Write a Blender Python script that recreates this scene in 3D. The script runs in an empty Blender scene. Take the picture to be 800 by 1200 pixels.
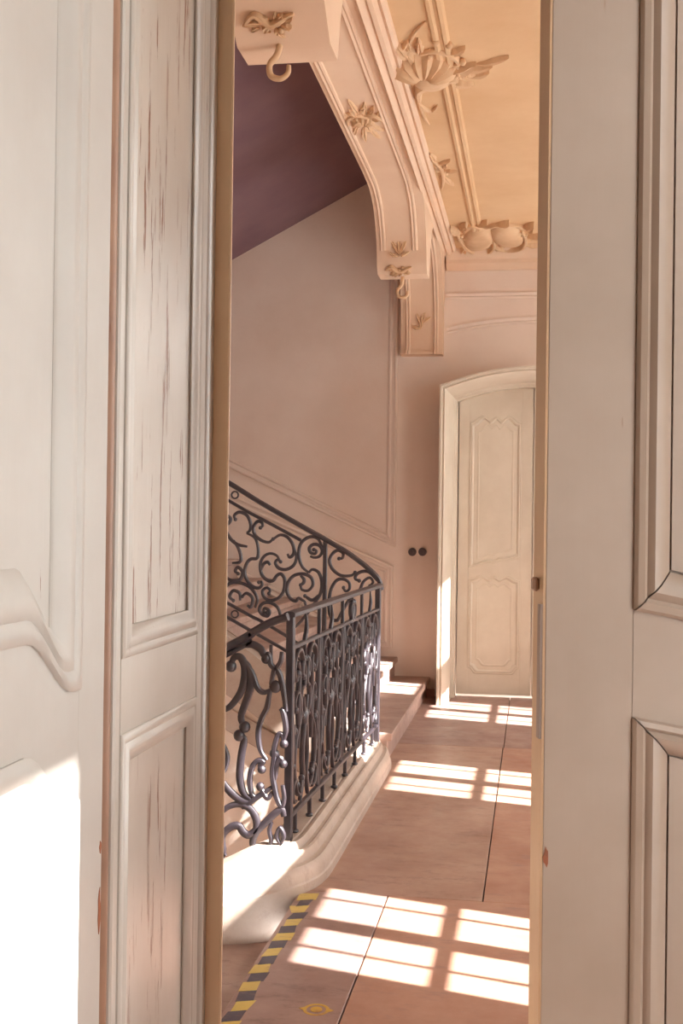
import bpy, bmesh, math, random
from mathutils import Vector, Matrix

# ------------------------------------------------------------------ camera, world, sun, exposure
SC = bpy.context.scene
COL = SC.collection
YAW, PIT, ROLL = math.radians(9.1), math.radians(.37), math.radians(.75)
fwd = Vector((-math.sin(YAW)*math.cos(PIT), math.cos(YAW)*math.cos(PIT), math.sin(PIT)))
r0 = Vector((math.cos(YAW), math.sin(YAW), 0)); u0 = r0.cross(fwd)
rt = r0*math.cos(ROLL) + u0*math.sin(ROLL); upv = u0*math.cos(ROLL) - r0*math.sin(ROLL)
cd = bpy.data.cameras.new('camera'); cam = bpy.data.objects.new('camera', cd); COL.objects.link(cam)
M = Matrix((rt, upv, -fwd)).transposed().to_4x4(); M.translation = Vector((0, 0, 1.45))
cam.matrix_world = M
cd.sensor_fit = 'VERTICAL'; cd.sensor_height = 36; cd.lens = 42; cd.clip_start = .02
SC.camera = cam

w = bpy.data.worlds.new('world'); SC.world = w; w.use_nodes = True
bg = w.node_tree.nodes['Background']
bg.inputs[0].default_value = (.98, .97, .98, 1); bg.inputs[1].default_value = 13.5

SUN_DIR = Vector((-.964, .265, -.90)).normalized()
sd = bpy.data.lights.new('sun', 'SUN'); so = bpy.data.objects.new('sun', sd); COL.objects.link(so)
sd.energy = 37; sd.angle = math.radians(.6); sd.color = (1, .94, .93)
so.rotation_euler = SUN_DIR.to_track_quat('-Z', 'Y').to_euler(); so.location = (6, 2, 8)

SC.view_settings.view_transform = 'Standard'; SC.view_settings.look = 'None'
SC.view_settings.gamma = 1; SC.view_settings.use_curve_mapping = False
SC.view_settings.exposure = 0
SC.cycles.max_bounces = 16; SC.cycles.diffuse_bounces = 10; SC.cycles.transparent_max_bounces = 12
SC.cycles.sample_clamp_indirect = 6
def portal(x, y, z, sx, sy, rot):
    d = bpy.data.lights.new('sky_portal', 'AREA'); d.shape = 'RECTANGLE'; d.size = sx; d.size_y = sy
    d.cycles.is_portal = True
    o = bpy.data.objects.new('sky_portal', d); COL.objects.link(o); o.location = (x, y, z); o.rotation_euler = rot

# ------------------------------------------------------------------ materials
def lin(c):
    return tuple((v/255/12.92 if v/255 <= .04045 else ((v/255+.055)/1.055)**2.4) for v in c) + (1,)
def newmat(name):
    m = bpy.data.materials.new(name); m.use_nodes = True
    nt = m.node_tree; b = nt.nodes['Principled BSDF']
    return m, nt, b
def N(nt, t, **k):
    n = nt.nodes.new(t)
    for a, v in k.items(): setattr(n, a, v)
    return n
def coords(nt, scale):
    tc = N(nt, 'ShaderNodeTexCoord'); mp = N(nt, 'ShaderNodeMapping')
    mp.inputs['Scale'].default_value = scale
    nt.links.new(tc.outputs['Object'], mp.inputs[0]); return mp.outputs[0]
def noise(nt, scale, detail=4, vec=(1, 1, 1), rough=.6):
    n = N(nt, 'ShaderNodeTexNoise'); n.inputs['Scale'].default_value = scale
    n.inputs['Detail'].default_value = detail; n.inputs['Roughness'].default_value = rough
    nt.links.new(coords(nt, vec), n.inputs['Vector']); return n.outputs['Fac']
def ramp(nt, fac, stops):
    r = N(nt, 'ShaderNodeValToRGB'); e = r.color_ramp.elements
    while len(e) < len(stops): e.new(.5)
    for i, (p, c) in enumerate(stops): e[i].position = p; e[i].color = c
    nt.links.new(fac, r.inputs[0]); return r.outputs[0]
def mix(nt, fac, a, b):
    m = N(nt, 'ShaderNodeMix', data_type='RGBA')
    for s, v in ((0, fac), (6, a), (7, b)):
        if hasattr(v, 'is_output'): nt.links.new(v, m.inputs[s])
        else: m.inputs[s].default_value = v
    return m.outputs[2]
def math_(nt, op, a, b):
    m = N(nt, 'ShaderNodeMath', operation=op)
    for s, v in ((0, a), (1, b)):
        if hasattr(v, 'is_output'): nt.links.new(v, m.inputs[s])
        else: m.inputs[s].default_value = v
    return m.outputs[0]
def bump(nt, b, h, strength=.3, dist=.004):
    n = N(nt, 'ShaderNodeBump'); n.inputs['Strength'].default_value = strength; n.inputs['Distance'].default_value = dist
    nt.links.new(h, n.inputs['Height']); nt.links.new(n.outputs[0], b.inputs['Normal'])
W1, K0 = (1, 1, 1, 1), (0, 0, 0, 1)

def paint(name, c, c2, crack=0., crack_col=(128, 84, 62), rough=.42):
    """old oil paint on wood: slight mottling, brush grain, crazing down to brown wood"""
    m, nt, b = newmat(name)
    base = mix(nt, ramp(nt, noise(nt, 3.5, 5), [(.35, K0), (.68, W1)]), lin(c), lin(c2))
    grain = noise(nt, 30, 3, (1, 1, .06))
    if crack:
        cr = ramp(nt, noise(nt, 48, 5, (1, 1, .07), .7), [(.70-crack*.12, K0), (.725-crack*.12, W1)])
        area = ramp(nt, noise(nt, 5, 3, (1.5, 1.5, .5)), [(.48-crack*.06, K0), (.56, W1)])
        f = math_(nt, 'MULTIPLY', cr, area)
        base = mix(nt, f, base, lin(crack_col))
        h = math_(nt, 'SUBTRACT', math_(nt, 'MULTIPLY', grain, .4), f)
        bump(nt, b, h, .35, .003)
    else:
        bump(nt, b, grain, .12, .002)
    nt.links.new(base, b.inputs['Base Color']); b.inputs['Roughness'].default_value = rough
    b.inputs['Specular IOR Level'].default_value = .5
    return m
def plaster(name, c, c2, scale=1.3, rough=.85):
    m, nt, b = newmat(name)
    base = mix(nt, ramp(nt, noise(nt, scale, 6), [(.34, K0), (.7, W1)]), lin(c), lin(c2))
    nt.links.new(base, b.inputs['Base Color']); b.inputs['Roughness'].default_value = rough
    bump(nt, b, noise(nt, 45, 5), .18, .004)
    return m
def stone(name, c, c2, c3, rough=.5, vec=(1, 1, 1), fleck=.5):
    m, nt, b = newmat(name)
    base = mix(nt, ramp(nt, noise(nt, 2.2, 7, vec, .7), [(.36, K0), (.66, W1)]), lin(c), lin(c2))
    fl = ramp(nt, noise(nt, 11, 8, (vec[0]*.5, vec[1]*1.3, 1), .8), [(.54, K0), (.64, W1)])
    base = mix(nt, math_(nt, 'MULTIPLY', fl, fleck), base, lin(c3))
    nt.links.new(base, b.inputs['Base Color'])
    nt.links.new(ramp(nt, noise(nt, 5, 4), [(.3, (rough-.12,)*3+(1,)), (.7, (rough+.15,)*3+(1,))]), b.inputs['Roughness'])
    bump(nt, b, noise(nt, 60, 5), .12, .003)
    return m
def flat(name, c, rough=.6, metal=0., var=.12):
    m, nt, b = newmat(name)
    l = lin(c); d = tuple(v*(1-var) for v in l[:3])+(1,); h = tuple(min(1, v*(1+var)) for v in l[:3])+(1,)
    nt.links.new(mix(nt, noise(nt, 18, 4), d, h), b.inputs['Base Color'])
    b.inputs['Roughness'].default_value = rough; b.inputs['Metallic'].default_value = metal
    return m
MT = {}
MT['door_paint'] = paint('door_paint', (185, 181, 174), (176, 170, 162), .12)
MT['door_paint_shaded'] = paint('door_paint_shaded', (166, 147, 132), (156, 136, 120), .10)  # door paint darkened and warmed: shade on the right leaf is in the colour
MT['reveal_paint'] = paint('reveal_paint', (192, 186, 177), (182, 173, 162), 1.0, rough=.28)
MT['reveal_frame'] = paint('reveal_frame', (190, 184, 175), (180, 171, 160), .4, rough=.3)
MT['tan_edge'] = paint('tan_edge', (232, 208, 174), (222, 194, 160), .3)
MT['leaf_edge'] = paint('leaf_edge', (186, 152, 118), (172, 136, 104), .3)
MT['tan_gap'] = paint('tan_gap', (160, 124, 100), (128, 94, 76), .5)
MT['far_door'] = paint('far_door', (206, 193, 174), (196, 181, 161))
MT['plaster'] = plaster('plaster', (231, 217, 204), (220, 202, 187))
MT['stucco'] = plaster('stucco', (230, 204, 178), (220, 190, 162))
MT['ceiling'] = plaster('ceiling', (222, 190, 150), (208, 170, 128))
MT['ornament'] = plaster('ornament', (222, 190, 154), (206, 170, 132), 6)
MT['soffit'] = plaster('soffit', (132, 104, 108), (118, 90, 98))  # plaster darkened to mauve, stairwell shade painted into the colour
MT['room'] = plaster('room', (225, 215, 200), (215, 205, 190))
MT['kerb'] = stone('kerb', (192, 176, 162), (174, 154, 138), (150, 126, 112), .55, fleck=.35)
MT['step'] = stone('step', (186, 160, 146), (160, 132, 120), (120, 90, 84), .5)
MT['slab_a'] = stone('slab_a', (182, 148, 130), (160, 124, 106), (122, 92, 80), .42)
MT['slab_b'] = stone('slab_b', (170, 140, 128), (148, 116, 106), (110, 84, 82), .45)
MT['slab_c'] = stone('slab_c', (188, 145, 124), (168, 123, 102), (146, 118, 112), .42)
MT['joint'] = flat('joint', (70, 48, 44), .9)
MT['switch'] = flat('switch', (92, 82, 84), .45)
MT['lock'] = flat('lock', (140, 122, 112), .4, .6)
MT['frame'] = paint('frame', (225, 218, 205), (215, 206, 192))
MT['tape_yellow'] = stone('tape_yellow', (224, 198, 104), (206, 178, 100), (168, 136, 104), .5, fleck=.7)
MT['tape_black'] = stone('tape_black', (72, 66, 78), (92, 84, 92), (150, 122, 108), .5, fleck=.55)
MT['sticker'] = stone('sticker', (214, 172, 60), (190, 146, 70), (150, 104, 80), .5, fleck=.7)
MT['red_paint'] = stone('red_paint', (150, 70, 56), (120, 66, 60), (110, 80, 76), .6)
def iron():
    m, nt, b = newmat('iron')
    base = mix(nt, ramp(nt, noise(nt, 9, 5), [(.38, K0), (.7, W1)]), lin((38, 30, 38)), lin((58, 49, 57)))
    nt.links.new(base, b.inputs['Base Color']); b.inputs['Roughness'].default_value = .48
    b.inputs['Specular IOR Level'].default_value = .9
    b.inputs['Coat Weight'].default_value = .25; b.inputs['Coat Roughness'].default_value = .35
    bump(nt, b, noise(nt, 60, 3), .2, .002)
    return m
MT['iron'] = iron()
def glass():
    m = bpy.data.materials.new('window_glass'); m.use_nodes = True; nt = m.node_tree
    for n in list(nt.nodes): nt.nodes.remove(n)
    o = N(nt, 'ShaderNodeOutputMaterial'); t = N(nt, 'ShaderNodeBsdfTransparent'); g = N(nt, 'ShaderNodeBsdfGlossy')
    t.inputs[0].default_value = (.96, .97, .96, 1); g.inputs['Roughness'].default_value = .02
    x = N(nt, 'ShaderNodeMixShader'); x.inputs[0].default_value = .05
    nt.links.new(t.outputs[0], x.inputs[1]); nt.links.new(g.outputs[0], x.inputs[2]); nt.links.new(x.outputs[0], o.inputs[0])
    return m
MT['glass'] = glass()

# ------------------------------------------------------------------ building helpers
def root_of(o):
    while o.parent: o = o.parent
    return o
def tag(o, label=None, cat=None, group=None, kind=None):
    for k, v in (('label', label), ('category', cat), ('group', group), ('kind', kind)):
        if v: o[k] = v
    return o
def thing(name, loc, label, cat, group=None, kind=None):
    o = bpy.data.objects.new(name, None); COL.objects.link(o); o.location = loc; o.empty_display_size = .05
    return tag(o, label, cat, group, kind)
def obj(name, geo, mat, parent=None, smooth=False, label=None, cat=None, group=None, kind=None, bevel=0, seg=1):
    """link ONE mesh; geo = (verts in world coordinates, faces)"""
    vs, fs = geo
    vs = [Vector(v) for v in vs]
    if parent: org = root_of(parent).location.copy()
    else:
        lo = [min(v[i] for v in vs) for i in range(3)]; hi = [max(v[i] for v in vs) for i in range(3)]
        org = Vector(((lo[0]+hi[0])/2, (lo[1]+hi[1])/2, lo[2]))
    bm = bmesh.new()
    bv = [bm.verts.new(v-org) for v in vs]
    for f in fs:
        try: bm.faces.new([bv[i] for i in f])
        except ValueError: pass
    bmesh.ops.recalc_face_normals(bm, faces=bm.faces)
    if bevel:
        es = [e for e in bm.edges if len(e.link_faces) == 2 and e.calc_face_angle(0) > .5]
        bmesh.ops.bevel(bm, geom=es, offset=bevel, segments=seg, affect='EDGES', profile=.6)
    me = bpy.data.meshes.new(name); bm.to_mesh(me); bm.free()
    if smooth:
        me.shade_smooth()
        if smooth != 'all': me.set_sharp_from_angle(angle=math.radians(38))
    me.materials.append(MT[mat] if isinstance(mat, str) else mat)
    o = bpy.data.objects.new(name, me); COL.objects.link(o)
    if parent: o.parent = parent
    else: o.location = org
    return tag(o, label, cat, group, kind)
def join(*gs):
    V, F = [], []
    for v, f in gs:
        k = len(V); V += list(v); F += [[i+k for i in q] for q in f]
    return V, F
def box(x0, x1, y0, y1, z0, z1):
    v = [(x, y, z) for x in (x0, x1) for y in (y0, y1) for z in (z0, z1)]
    return v, [(0, 1, 3, 2), (4, 6, 7, 5), (0, 4, 5, 1), (2, 3, 7, 6), (0, 2, 6, 4), (1, 5, 7, 3)]
class Frame:
    """a plane in the place: a along u, b along v, c out of it along n"""
    def __init__(s, o, u, v, n): s.o, s.u, s.v, s.n = Vector(o), Vector(u), Vector(v), Vector(n)
    def __call__(s, a, b, c=0): return s.o + s.u*a + s.v*b + s.n*c
    def box(s, a0, a1, b0, b1, c0, c1):
        g = box(a0, a1, b0, b1, c0, c1); return [s(*p) for p in g[0]], g[1]
def prism(fr, poly, c0, c1):
    n = len(poly)
    v = [fr(a, b, c0) for a, b in poly] + [fr(a, b, c1) for a, b in poly]
    return v, [list(range(n)), list(range(n, 2*n))] + [(i, (i+1) % n, n+(i+1) % n, n+i) for i in range(n)]
def mitre(path, closed):
    n = len(path); out = []
    for i in range(n):
        p = Vector(path[i])
        a = Vector(path[i-1]) if (i or closed) else None
        c = Vector(path[(i+1) % n]) if (i < n-1 or closed) else None
        d1 = (p-a).normalized() if a is not None else (c-p).normalized()
        d2 = (c-p).normalized() if c is not None else d1
        n1, n2 = Vector((-d1.y, d1.x)), Vector((-d2.y, d2.x))
        m = (n1+n2); m = m.normalized() if m.length > 1e-6 else n1
        out.append(m / max(.35, m.dot(n1)))
    return out
def inset(path, d, closed=True):
    return [tuple(Vector(p)+m*d) for p, m in zip(path, mitre(path, closed))]
def sweep(fr, path, prof, closed=True):
    """mould a profile [(offset to the left of the path, height out of the plane)] along a 2D path"""
    ms = mitre(path, closed); n, k = len(path), len(prof)
    v = [fr(p[0]+m.x*u, p[1]+m.y*u, h) for p, m in zip(path, ms) for u, h in prof]
    f = []
    for i in range(n if closed else n-1):
        j = (i+1) % n
        f += [(i*k+q, i*k+q+1, j*k+q+1, j*k+q) for q in range(k-1)]
    if not closed: f += [list(range(k)), list(range((n-1)*k, n*k))]
    return v, f
def rings(fr, outline, prof):
    """closed moulding built from a family of outlines: outline(u) is the edge moved inwards by u"""
    R = [[fr(a, b, h) for a, b in outline(u)] for u, h in prof]; n = len(R[0]); k = len(R)
    v = [p for r in R for p in r]
    return v, [(q*n+i, q*n+(i+1) % n, (q+1)*n+(i+1) % n, (q+1)*n+i) for q in range(k-1) for i in range(n)]
def smooth_path(pts, per=6, closed=False):
    """Catmull-Rom through the points"""
    P = [Vector(p) for p in pts]; n = len(P); out = []
    g = (lambda i: P[i % n]) if closed else (lambda i: P[0]*2-P[1] if i < 0 else (P[-1]*2-P[-2] if i >= n else P[i]))
    for i in range(n if closed else n-1):
        a, b, c, d = g(i-1), g(i), g(i+1), g(i+2)
        for s in range(per):
            t = s/per
            out.append(.5*(2*b+(c-a)*t+(2*a-5*b+4*c-d)*t*t+(3*b-a-3*c+d)*t**3))
    if not closed: out.append(P[-1])
    return out
def bar(fr, pts, wid, dep, taper=(1, 1), sides=8, sm=5, flat_sq=.75, c=0):
    """forged bar following a 2D path in a plane; wid in the plane, dep across it; taper scales the two ends"""
    P = smooth_path([Vector(p) for p in pts], sm) if sm else [Vector(p) for p in pts]
    n = len(P); v = []
    for i, p in enumerate(P):
        d = (P[min(i+1, n-1)]-P[max(i-1, 0)]); d = d.normalized() if d.length else Vector((1, 0))
        nn = Vector((-d.y, d.x)); t = i/max(1, n-1)
        s = 1
        if taper[0] != 1: s *= taper[0]+(1-taper[0])*min(1, t/.3)
        if taper[1] != 1: s *= taper[1]+(1-taper[1])*min(1, (1-t)/.3)
        for q in range(sides):
            an = 2*math.pi*(q+.5)/sides; ca, sa = math.cos(an), math.sin(an)
            ca = math.copysign(abs(ca)**flat_sq, ca); sa = math.copysign(abs(sa)**flat_sq, sa)
            v.append(fr(p.x+nn.x*ca*wid/2*s, p.y+nn.y*ca*wid/2*s, c+sa*dep/2*s))
    f = [(i*sides+q, i*sides+(q+1) % sides, (i+1)*sides+(q+1) % sides, (i+1)*sides+q) for i in range(n-1) for q in range(sides)]
    f += [list(range(sides)), list(range((n-1)*sides, n*sides))]
    return v, f
def tube3(pts, rad, sides=8, sm=5, closed=False):
    """round tube through 3D points; rad a number or one per point"""
    if sm:
        P = smooth_path(pts, sm, closed)
    else: P = [Vector(p) for p in pts]
    n = len(P); rr = rad if isinstance(rad, (list, tuple)) else [rad]
    v = []; prev = None
    for i, p in enumerate(P):
        d = P[(i+1) % n]-P[i-1] if closed else P[min(i+1, n-1)]-P[max(i-1, 0)]
        d.normalize()
        if prev is None:
            prev = d.cross(Vector((0, 0, 1)) if abs(d.z) < .9 else Vector((1, 0, 0))).normalized()
        a = (prev - d*prev.dot(d)).normalized(); prev = a; b = d.cross(a)
        t = i/max(1, n-1)*(len(rr)-1); k = min(int(t), len(rr)-2) if len(rr) > 1 else 0
        r = rr[0] if len(rr) == 1 else rr[k]+(rr[k+1]-rr[k])*(t-k)
        for q in range(sides):
            an = 2*math.pi*q/sides; v.append(p+a*(math.cos(an)*r)+b*(math.sin(an)*r))
    m = n if closed else n-1
    f = [(i*sides+q, i*sides+(q+1) % sides, ((i+1) % n)*sides+(q+1) % sides, ((i+1) % n)*sides+q) for i in range(m) for q in range(sides)]
    if not closed: f += [list(range(sides)), list(range((n-1)*sides, n*sides))]
    return v, f
def ball(c, r, sq=(1, 1, 1), nu=10, nv=6):
    c = Vector(c); v = [c+Vector((0, 0, r*sq[2]))]
    for j in range(1, nv):
        th = math.pi*j/nv
        for i in range(nu):
            a = 2*math.pi*i/nu
            v.append(c+Vector((r*sq[0]*math.sin(th)*math.cos(a), r*sq[1]*math.sin(th)*math.sin(a), r*sq[2]*math.cos(th))))
    v.append(c-Vector((0, 0, r*sq[2]))); L = len(v)-1
    f = [(0, 1+i, 1+(i+1) % nu) for i in range(nu)]
    for j in range(nv-2):
        f += [(1+j*nu+i, 1+(j+1)*nu+i, 1+(j+1)*nu+(i+1) % nu, 1+j*nu+(i+1) % nu) for i in range(nu)]
    f += [(L, 1+(nv-2)*nu+(i+1) % nu, 1+(nv-2)*nu+i) for i in range(nu)]
    return v, f
X, Y, Z = Vector((1, 0, 0)), Vector((0, 1, 0)), Vector((0, 0, 1))
def curve2(pts, per=5): return [tuple(p) for p in smooth_path(pts, per)]

# ------------------------------------------------------------------ the setting: floors
SLOPE = .53
FZ = 0.0
hall = thing('floor', (0, 5, -.12), 'worn reddish stone slab floor of the sunlit hall', 'floor', kind='structure')
obj('bed', box(-.88, 1.33, 2.15, 9.98, -.12, -.028), 'joint', hall)
G = .0026
slabs = [(-.88, -.535, 2.15, 4.6, 'slab_b'), (-.535, .42, 2.15, 4.6, 'slab_c'), (.42, 1.33, 2.15, 4.6, 'slab_a'),
         (-.88, -.172, 4.6, 7.75, 'slab_a'), (-.172, .7, 4.6, 7.75, 'slab_c'), (.7, 1.33, 4.6, 7.75, 'slab_b'),
         (-.88, -.168, 7.75, 9.98, 'slab_b'), (-.168, .6, 7.75, 9.98, 'slab_b'), (.6, 1.33, 7.75, 9.98, 'slab_a')]
for x0, x1, y0, y1, m in slabs:
    e = .0015 if y0 > 4.5 else G
    obj('slab', box(x0+G*(x0 > -.8), x1-G, y0+.0008, y1-.0008, -.03, 0), m, hall, bevel=.0018)
obj('floor', box(-2.4, 1.33, -3, 2.15, -.12, -.002), 'slab_b', None, label='stone floor of the near room before the doorway', cat='floor', kind='structure')

# walls
def walls(name, boxes, mat, label):
    return obj(name, join(*[box(*b) for b in boxes]), mat, None, label=label, cat='wall', kind='structure')
WX0, WX1, WXF = 1.33, 1.45, 1.40
WIN = [(.125, .93, .6, 3.0), (3.25, 4.055, .55, 2.93), (5.81, 6.615, .55, 2.93), (8.23, 9.07, .55, 2.93)]
bs = []; y = -3.0
for (a, b, z0, z1) in WIN:
    m = .055
    bs += [(WX0, WX1, y, a-m, -.12, 5), (WX0, WX1, a-m, b+m, -.12, z0-m), (WX0, WX1, a-m, b+m, z1+m, 5)]
    y = b+m
bs.append((WX0, WX1, y, 10.2, -.12, 5))
walls('wall_right', bs, 'plaster', 'cream plaster wall with the row of tall windows')
walls('wall_near', [(-4.0, -.62, 1.62, 2.15, -2.7, 5), (.63, 1.33, 1.62, 2.15, -.12, 5), (-.62, .63, 1.62, 2.15, 3.0, 5)], 'room', 'thick plaster wall holding the open doorway')
wf = walls('wall_far', [(-4.0, -.63, 9.9, 10.2, -2.7, 5.2), (.63, 1.33, 9.9, 10.2, -.12, 5.2), (-.63, .63, 9.9, 10.2, 2.6, 5.2), (-.63, .63, 10.06, 10.2, -.12, 2.6)], 'plaster', 'far plaster wall with panel mouldings above the stairs')
walls('wall_left', [(-4.0, -3.85, 2.15, 9.9, -2.7, 6)], 'plaster', 'plaster wall at the far side of the stairwell')
walls('wall_room', [(-2.55, -2.4, -3.1, 1.62, -.12, 4)], 'room', 'plaster side wall of the near room')
walls('wall_back', [(-2.4, 1.45, -3.15, -3, -.12, 4)], 'room', 'plaster back wall of the near room')
obj('ceiling', box(-2.55, 1.45, -3.15, 1.62, 3.7, 3.85), 'room', None, label='plain plaster ceiling of the near room', cat='ceiling', kind='structure')
ceil = obj('ceiling', box(-.76, 1.33, 2.15, 9.9, 3.68, 3.85), 'ceiling', None, label='ochre stuccoed ceiling over the sunlit hall', cat='ceiling', kind='structure')
obj('floor', box(-3.85, -.9, 2.15, 7.1, -2.7, -2.6), 'step', None, label='stone floor at the bottom of the stairwell', cat='floor', kind='structure')

# windows: frame, transom, stile, glazing bars, panes
def window(i, a, b, z0, z1, label, back=False):
    t = thing('window_%d' % i, (WXF, (a+b)/2, z0) if not back else ((a+b)/2, -3.07, z0), label, 'window', kind='structure')
    if back: fr = Frame((0, -3.07, 0), (-1, 0, 0), Z, Y); a, b = -b, -a
    else: fr = Frame((WXF, 0, 0), Y, Z, -X)
    m = .052; zt0, zt1 = 2.045, 2.25
    if back: zt0, zt1 = 2.0, 2.05
    obj('frame', join(fr.box(a-m, a, z0-m, z1+m, -.03, .03), fr.box(b, b+m, z0-m, z1+m, -.03, .03), fr.box(a, b, z0-m, z0, -.03, .03), fr.box(a, b, z1, z1+m, -.03, .03)), 'frame', t)
    obj('transom', fr.box(a, b, zt0, zt1, -.03, .03), 'frame', t, bevel=.004)
    W = b-a
    s0, s1 = a+.43*W, a+.565*W
    obj('meeting_stile', fr.box(s0, s1, z0, zt0, -.022, .022), 'frame', t, bevel=.004)
    bars = [a+.2*W, a+.845*W]
    hz = [z for z in (.62, 1.09, 1.565) if z0+.1 < z < zt0] if not back else [1.65]
    for y_ in bars:
        obj('glazing_bar', fr.box(y_-.009, y_+.009, z0, zt0, -.012, .012), 'frame', t)
    for z_ in hz:
        obj('glazing_bar', fr.box(a, b, z_-.022, z_+.022, -.011, .011), 'frame', t)
    obj('glazing_bar', fr.box((a+b)/2-.02, (a+b)/2+.02, zt1, z1, -.012, .012), 'frame', t)
    ys = [a, bars[0], s0, s1, bars[1], b]; zs = [z0]+hz+[zt0]
    for k in (0, 1, 3, 4):
        for q in range(len(zs)-1):
            obj('pane', fr.box(ys[k], ys[k+1], zs[q], zs[q+1], -.002, .002), 'glass', t)
    obj('pane', fr.box(a, (a+b)/2, zt1, z1, -.002, .002), 'glass', t)
    obj('pane', fr.box((a+b)/2, b, zt1, z1, -.002, .002), 'glass', t)
names = ['tall casement window of the near room beside the open doors', 'tall casement window nearest the doorway, opposite the near end of the railing', 'middle tall casement window of the hall, opposite the far newel', 'farthest tall casement window, beside the arched far door']
for i, (a, b, z0, z1) in enumerate(WIN):
    window(i+1, a, b, z0, z1, names[i])
    portal(WX1+.02, (a+b)/2, (z0+z1)/2, z1-z0, b-a, (0, math.radians(90), 0))

# ------------------------------------------------------------------ doors
MOULD = [(0, -.012), (0, .004), (.004, .009), (.014, .011), (.020, .006), (.030, .013), (.042, .011), (.058, -.002), (.062, -.006), (.062, -.012)]
def scale_prof(p, s, h=1.): return [(a*s, b*h) for a, b in p]
def leaf(name, label, fr, W, H, TH, stile, panels, mw, mat, mh=1., top=None, kind='structure', field_in=.03, field_mat=None, gaps=False):
    """panels: list of closed counter-clockwise 2D outlines, bottom first, each (outline, top curve left->right, bottom curve left->right)"""
    t = thing(name, fr(W/2, 0), label, 'door', kind=kind)
    obj('stile', fr.box(0, stile, 0, H if not top else top[0][1], -TH, 0), mat, t, bevel=.001)
    obj('stile', fr.box(W-stile, W, 0, H if not top else top[-1][1], -TH, 0), mat, t, bevel=.001)
    obj('board', fr.box(stile*.6, W-stile*.6, .05, H-.1, -TH*.8, -.012), field_mat or mat, t)
    lo = [(stile, 0), (W-stile, 0)]
    for tc, bc in panels:
        obj('rail', prism(fr, lo+list(reversed(bc(0))), -TH, 0), mat, t)
        lo = tc(0)
    hi = [(stile, H), (W-stile, H)] if not top else top
    obj('rail', prism(fr, lo+list(reversed(hi)), -TH, 0), mat, t)
    for tc, bc in panels:
        out = lambda u, tc=tc, bc=bc: list(bc(u))+list(reversed(tc(-u)))
        pr_ = scale_prof(MOULD, mw/.062, mh)
        if not gaps:
            obj('moulding', rings(fr, out, pr_), mat, t, smooth=True)
        else:
            nb, nt_ = len(bc(0)), len(tc(0)); idx = list(range(nb+nt_))+[0]
            for seg_ in (idx[:nb], [nb-1, nb], idx[nb:nb+nt_], [nb+nt_-1, 0]):
                R_ = []
                for u, h in pr_:
                    q = [Vector(out(u)[i_]) for i_ in seg_]
                    e_ = (q[1]-q[0]).normalized()*.0012; q[0] = q[0]+e_; e_ = (q[-2]-q[-1]).normalized()*.0012; q[-1] = q[-1]+e_
                    R_ += [fr(p_.x, p_.y, h) for p_ in q]
                m_ = len(seg_)
                obj('moulding', (R_, [(k_*m_+i_, k_*m_+i_+1, (k_+1)*m_+i_+1, (k_+1)*m_+i_) for k_ in range(len(pr_)-1) for i_ in range(m_-1)]), mat, t, smooth=True)
        fp_ = obj('field_panel', prism(fr, out(mw*.9 if not gaps else mw+.0025), -.02, -.005), field_mat or mat, t)
        if field_in:
            obj('raised_field', rings(fr, out, [(mw+field_in, -.006), (mw+field_in+.002, -.003), (mw+field_in+.008, -.0015), (mw+field_in+.014, -.003), (mw+field_in+.016, -.006)]), field_mat or mat, fp_, smooth=True)
    return t
def straight(a0, a1, z): return [(a0, z), (a1, z)]
def scallop(a0, a1, z, h, flat_=.05, n=8):
    """flat shoulders then an S-curve up (h>0) to a central hump"""
    c = (a0+a1)/2; half = []
    for i in range(n+1):
        s = i/n; half.append((a0+flat_*(a1-a0)+(c-a0-flat_*(a1-a0))*.80*s, z+h*(3*s*s-2*s**3)))
    L = [(a0, z)]+half
    return L+[(2*c-a, b) for a, b in reversed(L)]
# left leaf, standing open towards the near room
f1 = Frame((-.574, 1.558, .012), -Y, Z, X)
s, W = .092, .6
d1 = leaf('door_1', 'pale grey panelled door leaf standing open, sunlit low down', f1, W, 2.96, .042, s,
     [(lambda d, s=s: scallop(s+abs(d), W-s-abs(d), 1.075+d, .085), lambda d, s=s: straight(s+d, W-s-d, .17+d)),
      (lambda d, s=s: straight(s+abs(d), W-s-abs(d), 2.82+d), lambda d, s=s: scallop(s+d, W-s-d, 1.215+d, .075))], .088, 'door_paint', .75, field_in=0)
MT['rust'] = stone('rust', (150, 86, 52), (124, 70, 46), (100, 64, 50), .7)
def chip(fr, a, b, ra, rb, seed, par):
    rnd = random.Random(seed); P = [(a+ra*rnd.uniform(.5, 1)*math.cos(t*.628), b+rb*rnd.uniform(.6, 1)*math.sin(t*.628)) for t in range(10)]
    obj('rust_patch', prism(fr, P, -.001, .0008), 'rust', par, label='orange rust patch')
chip(f1, .007, .905, .006, .035, 1, d1); chip(f1, .006, .99, .004, .010, 2, d1)
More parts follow.
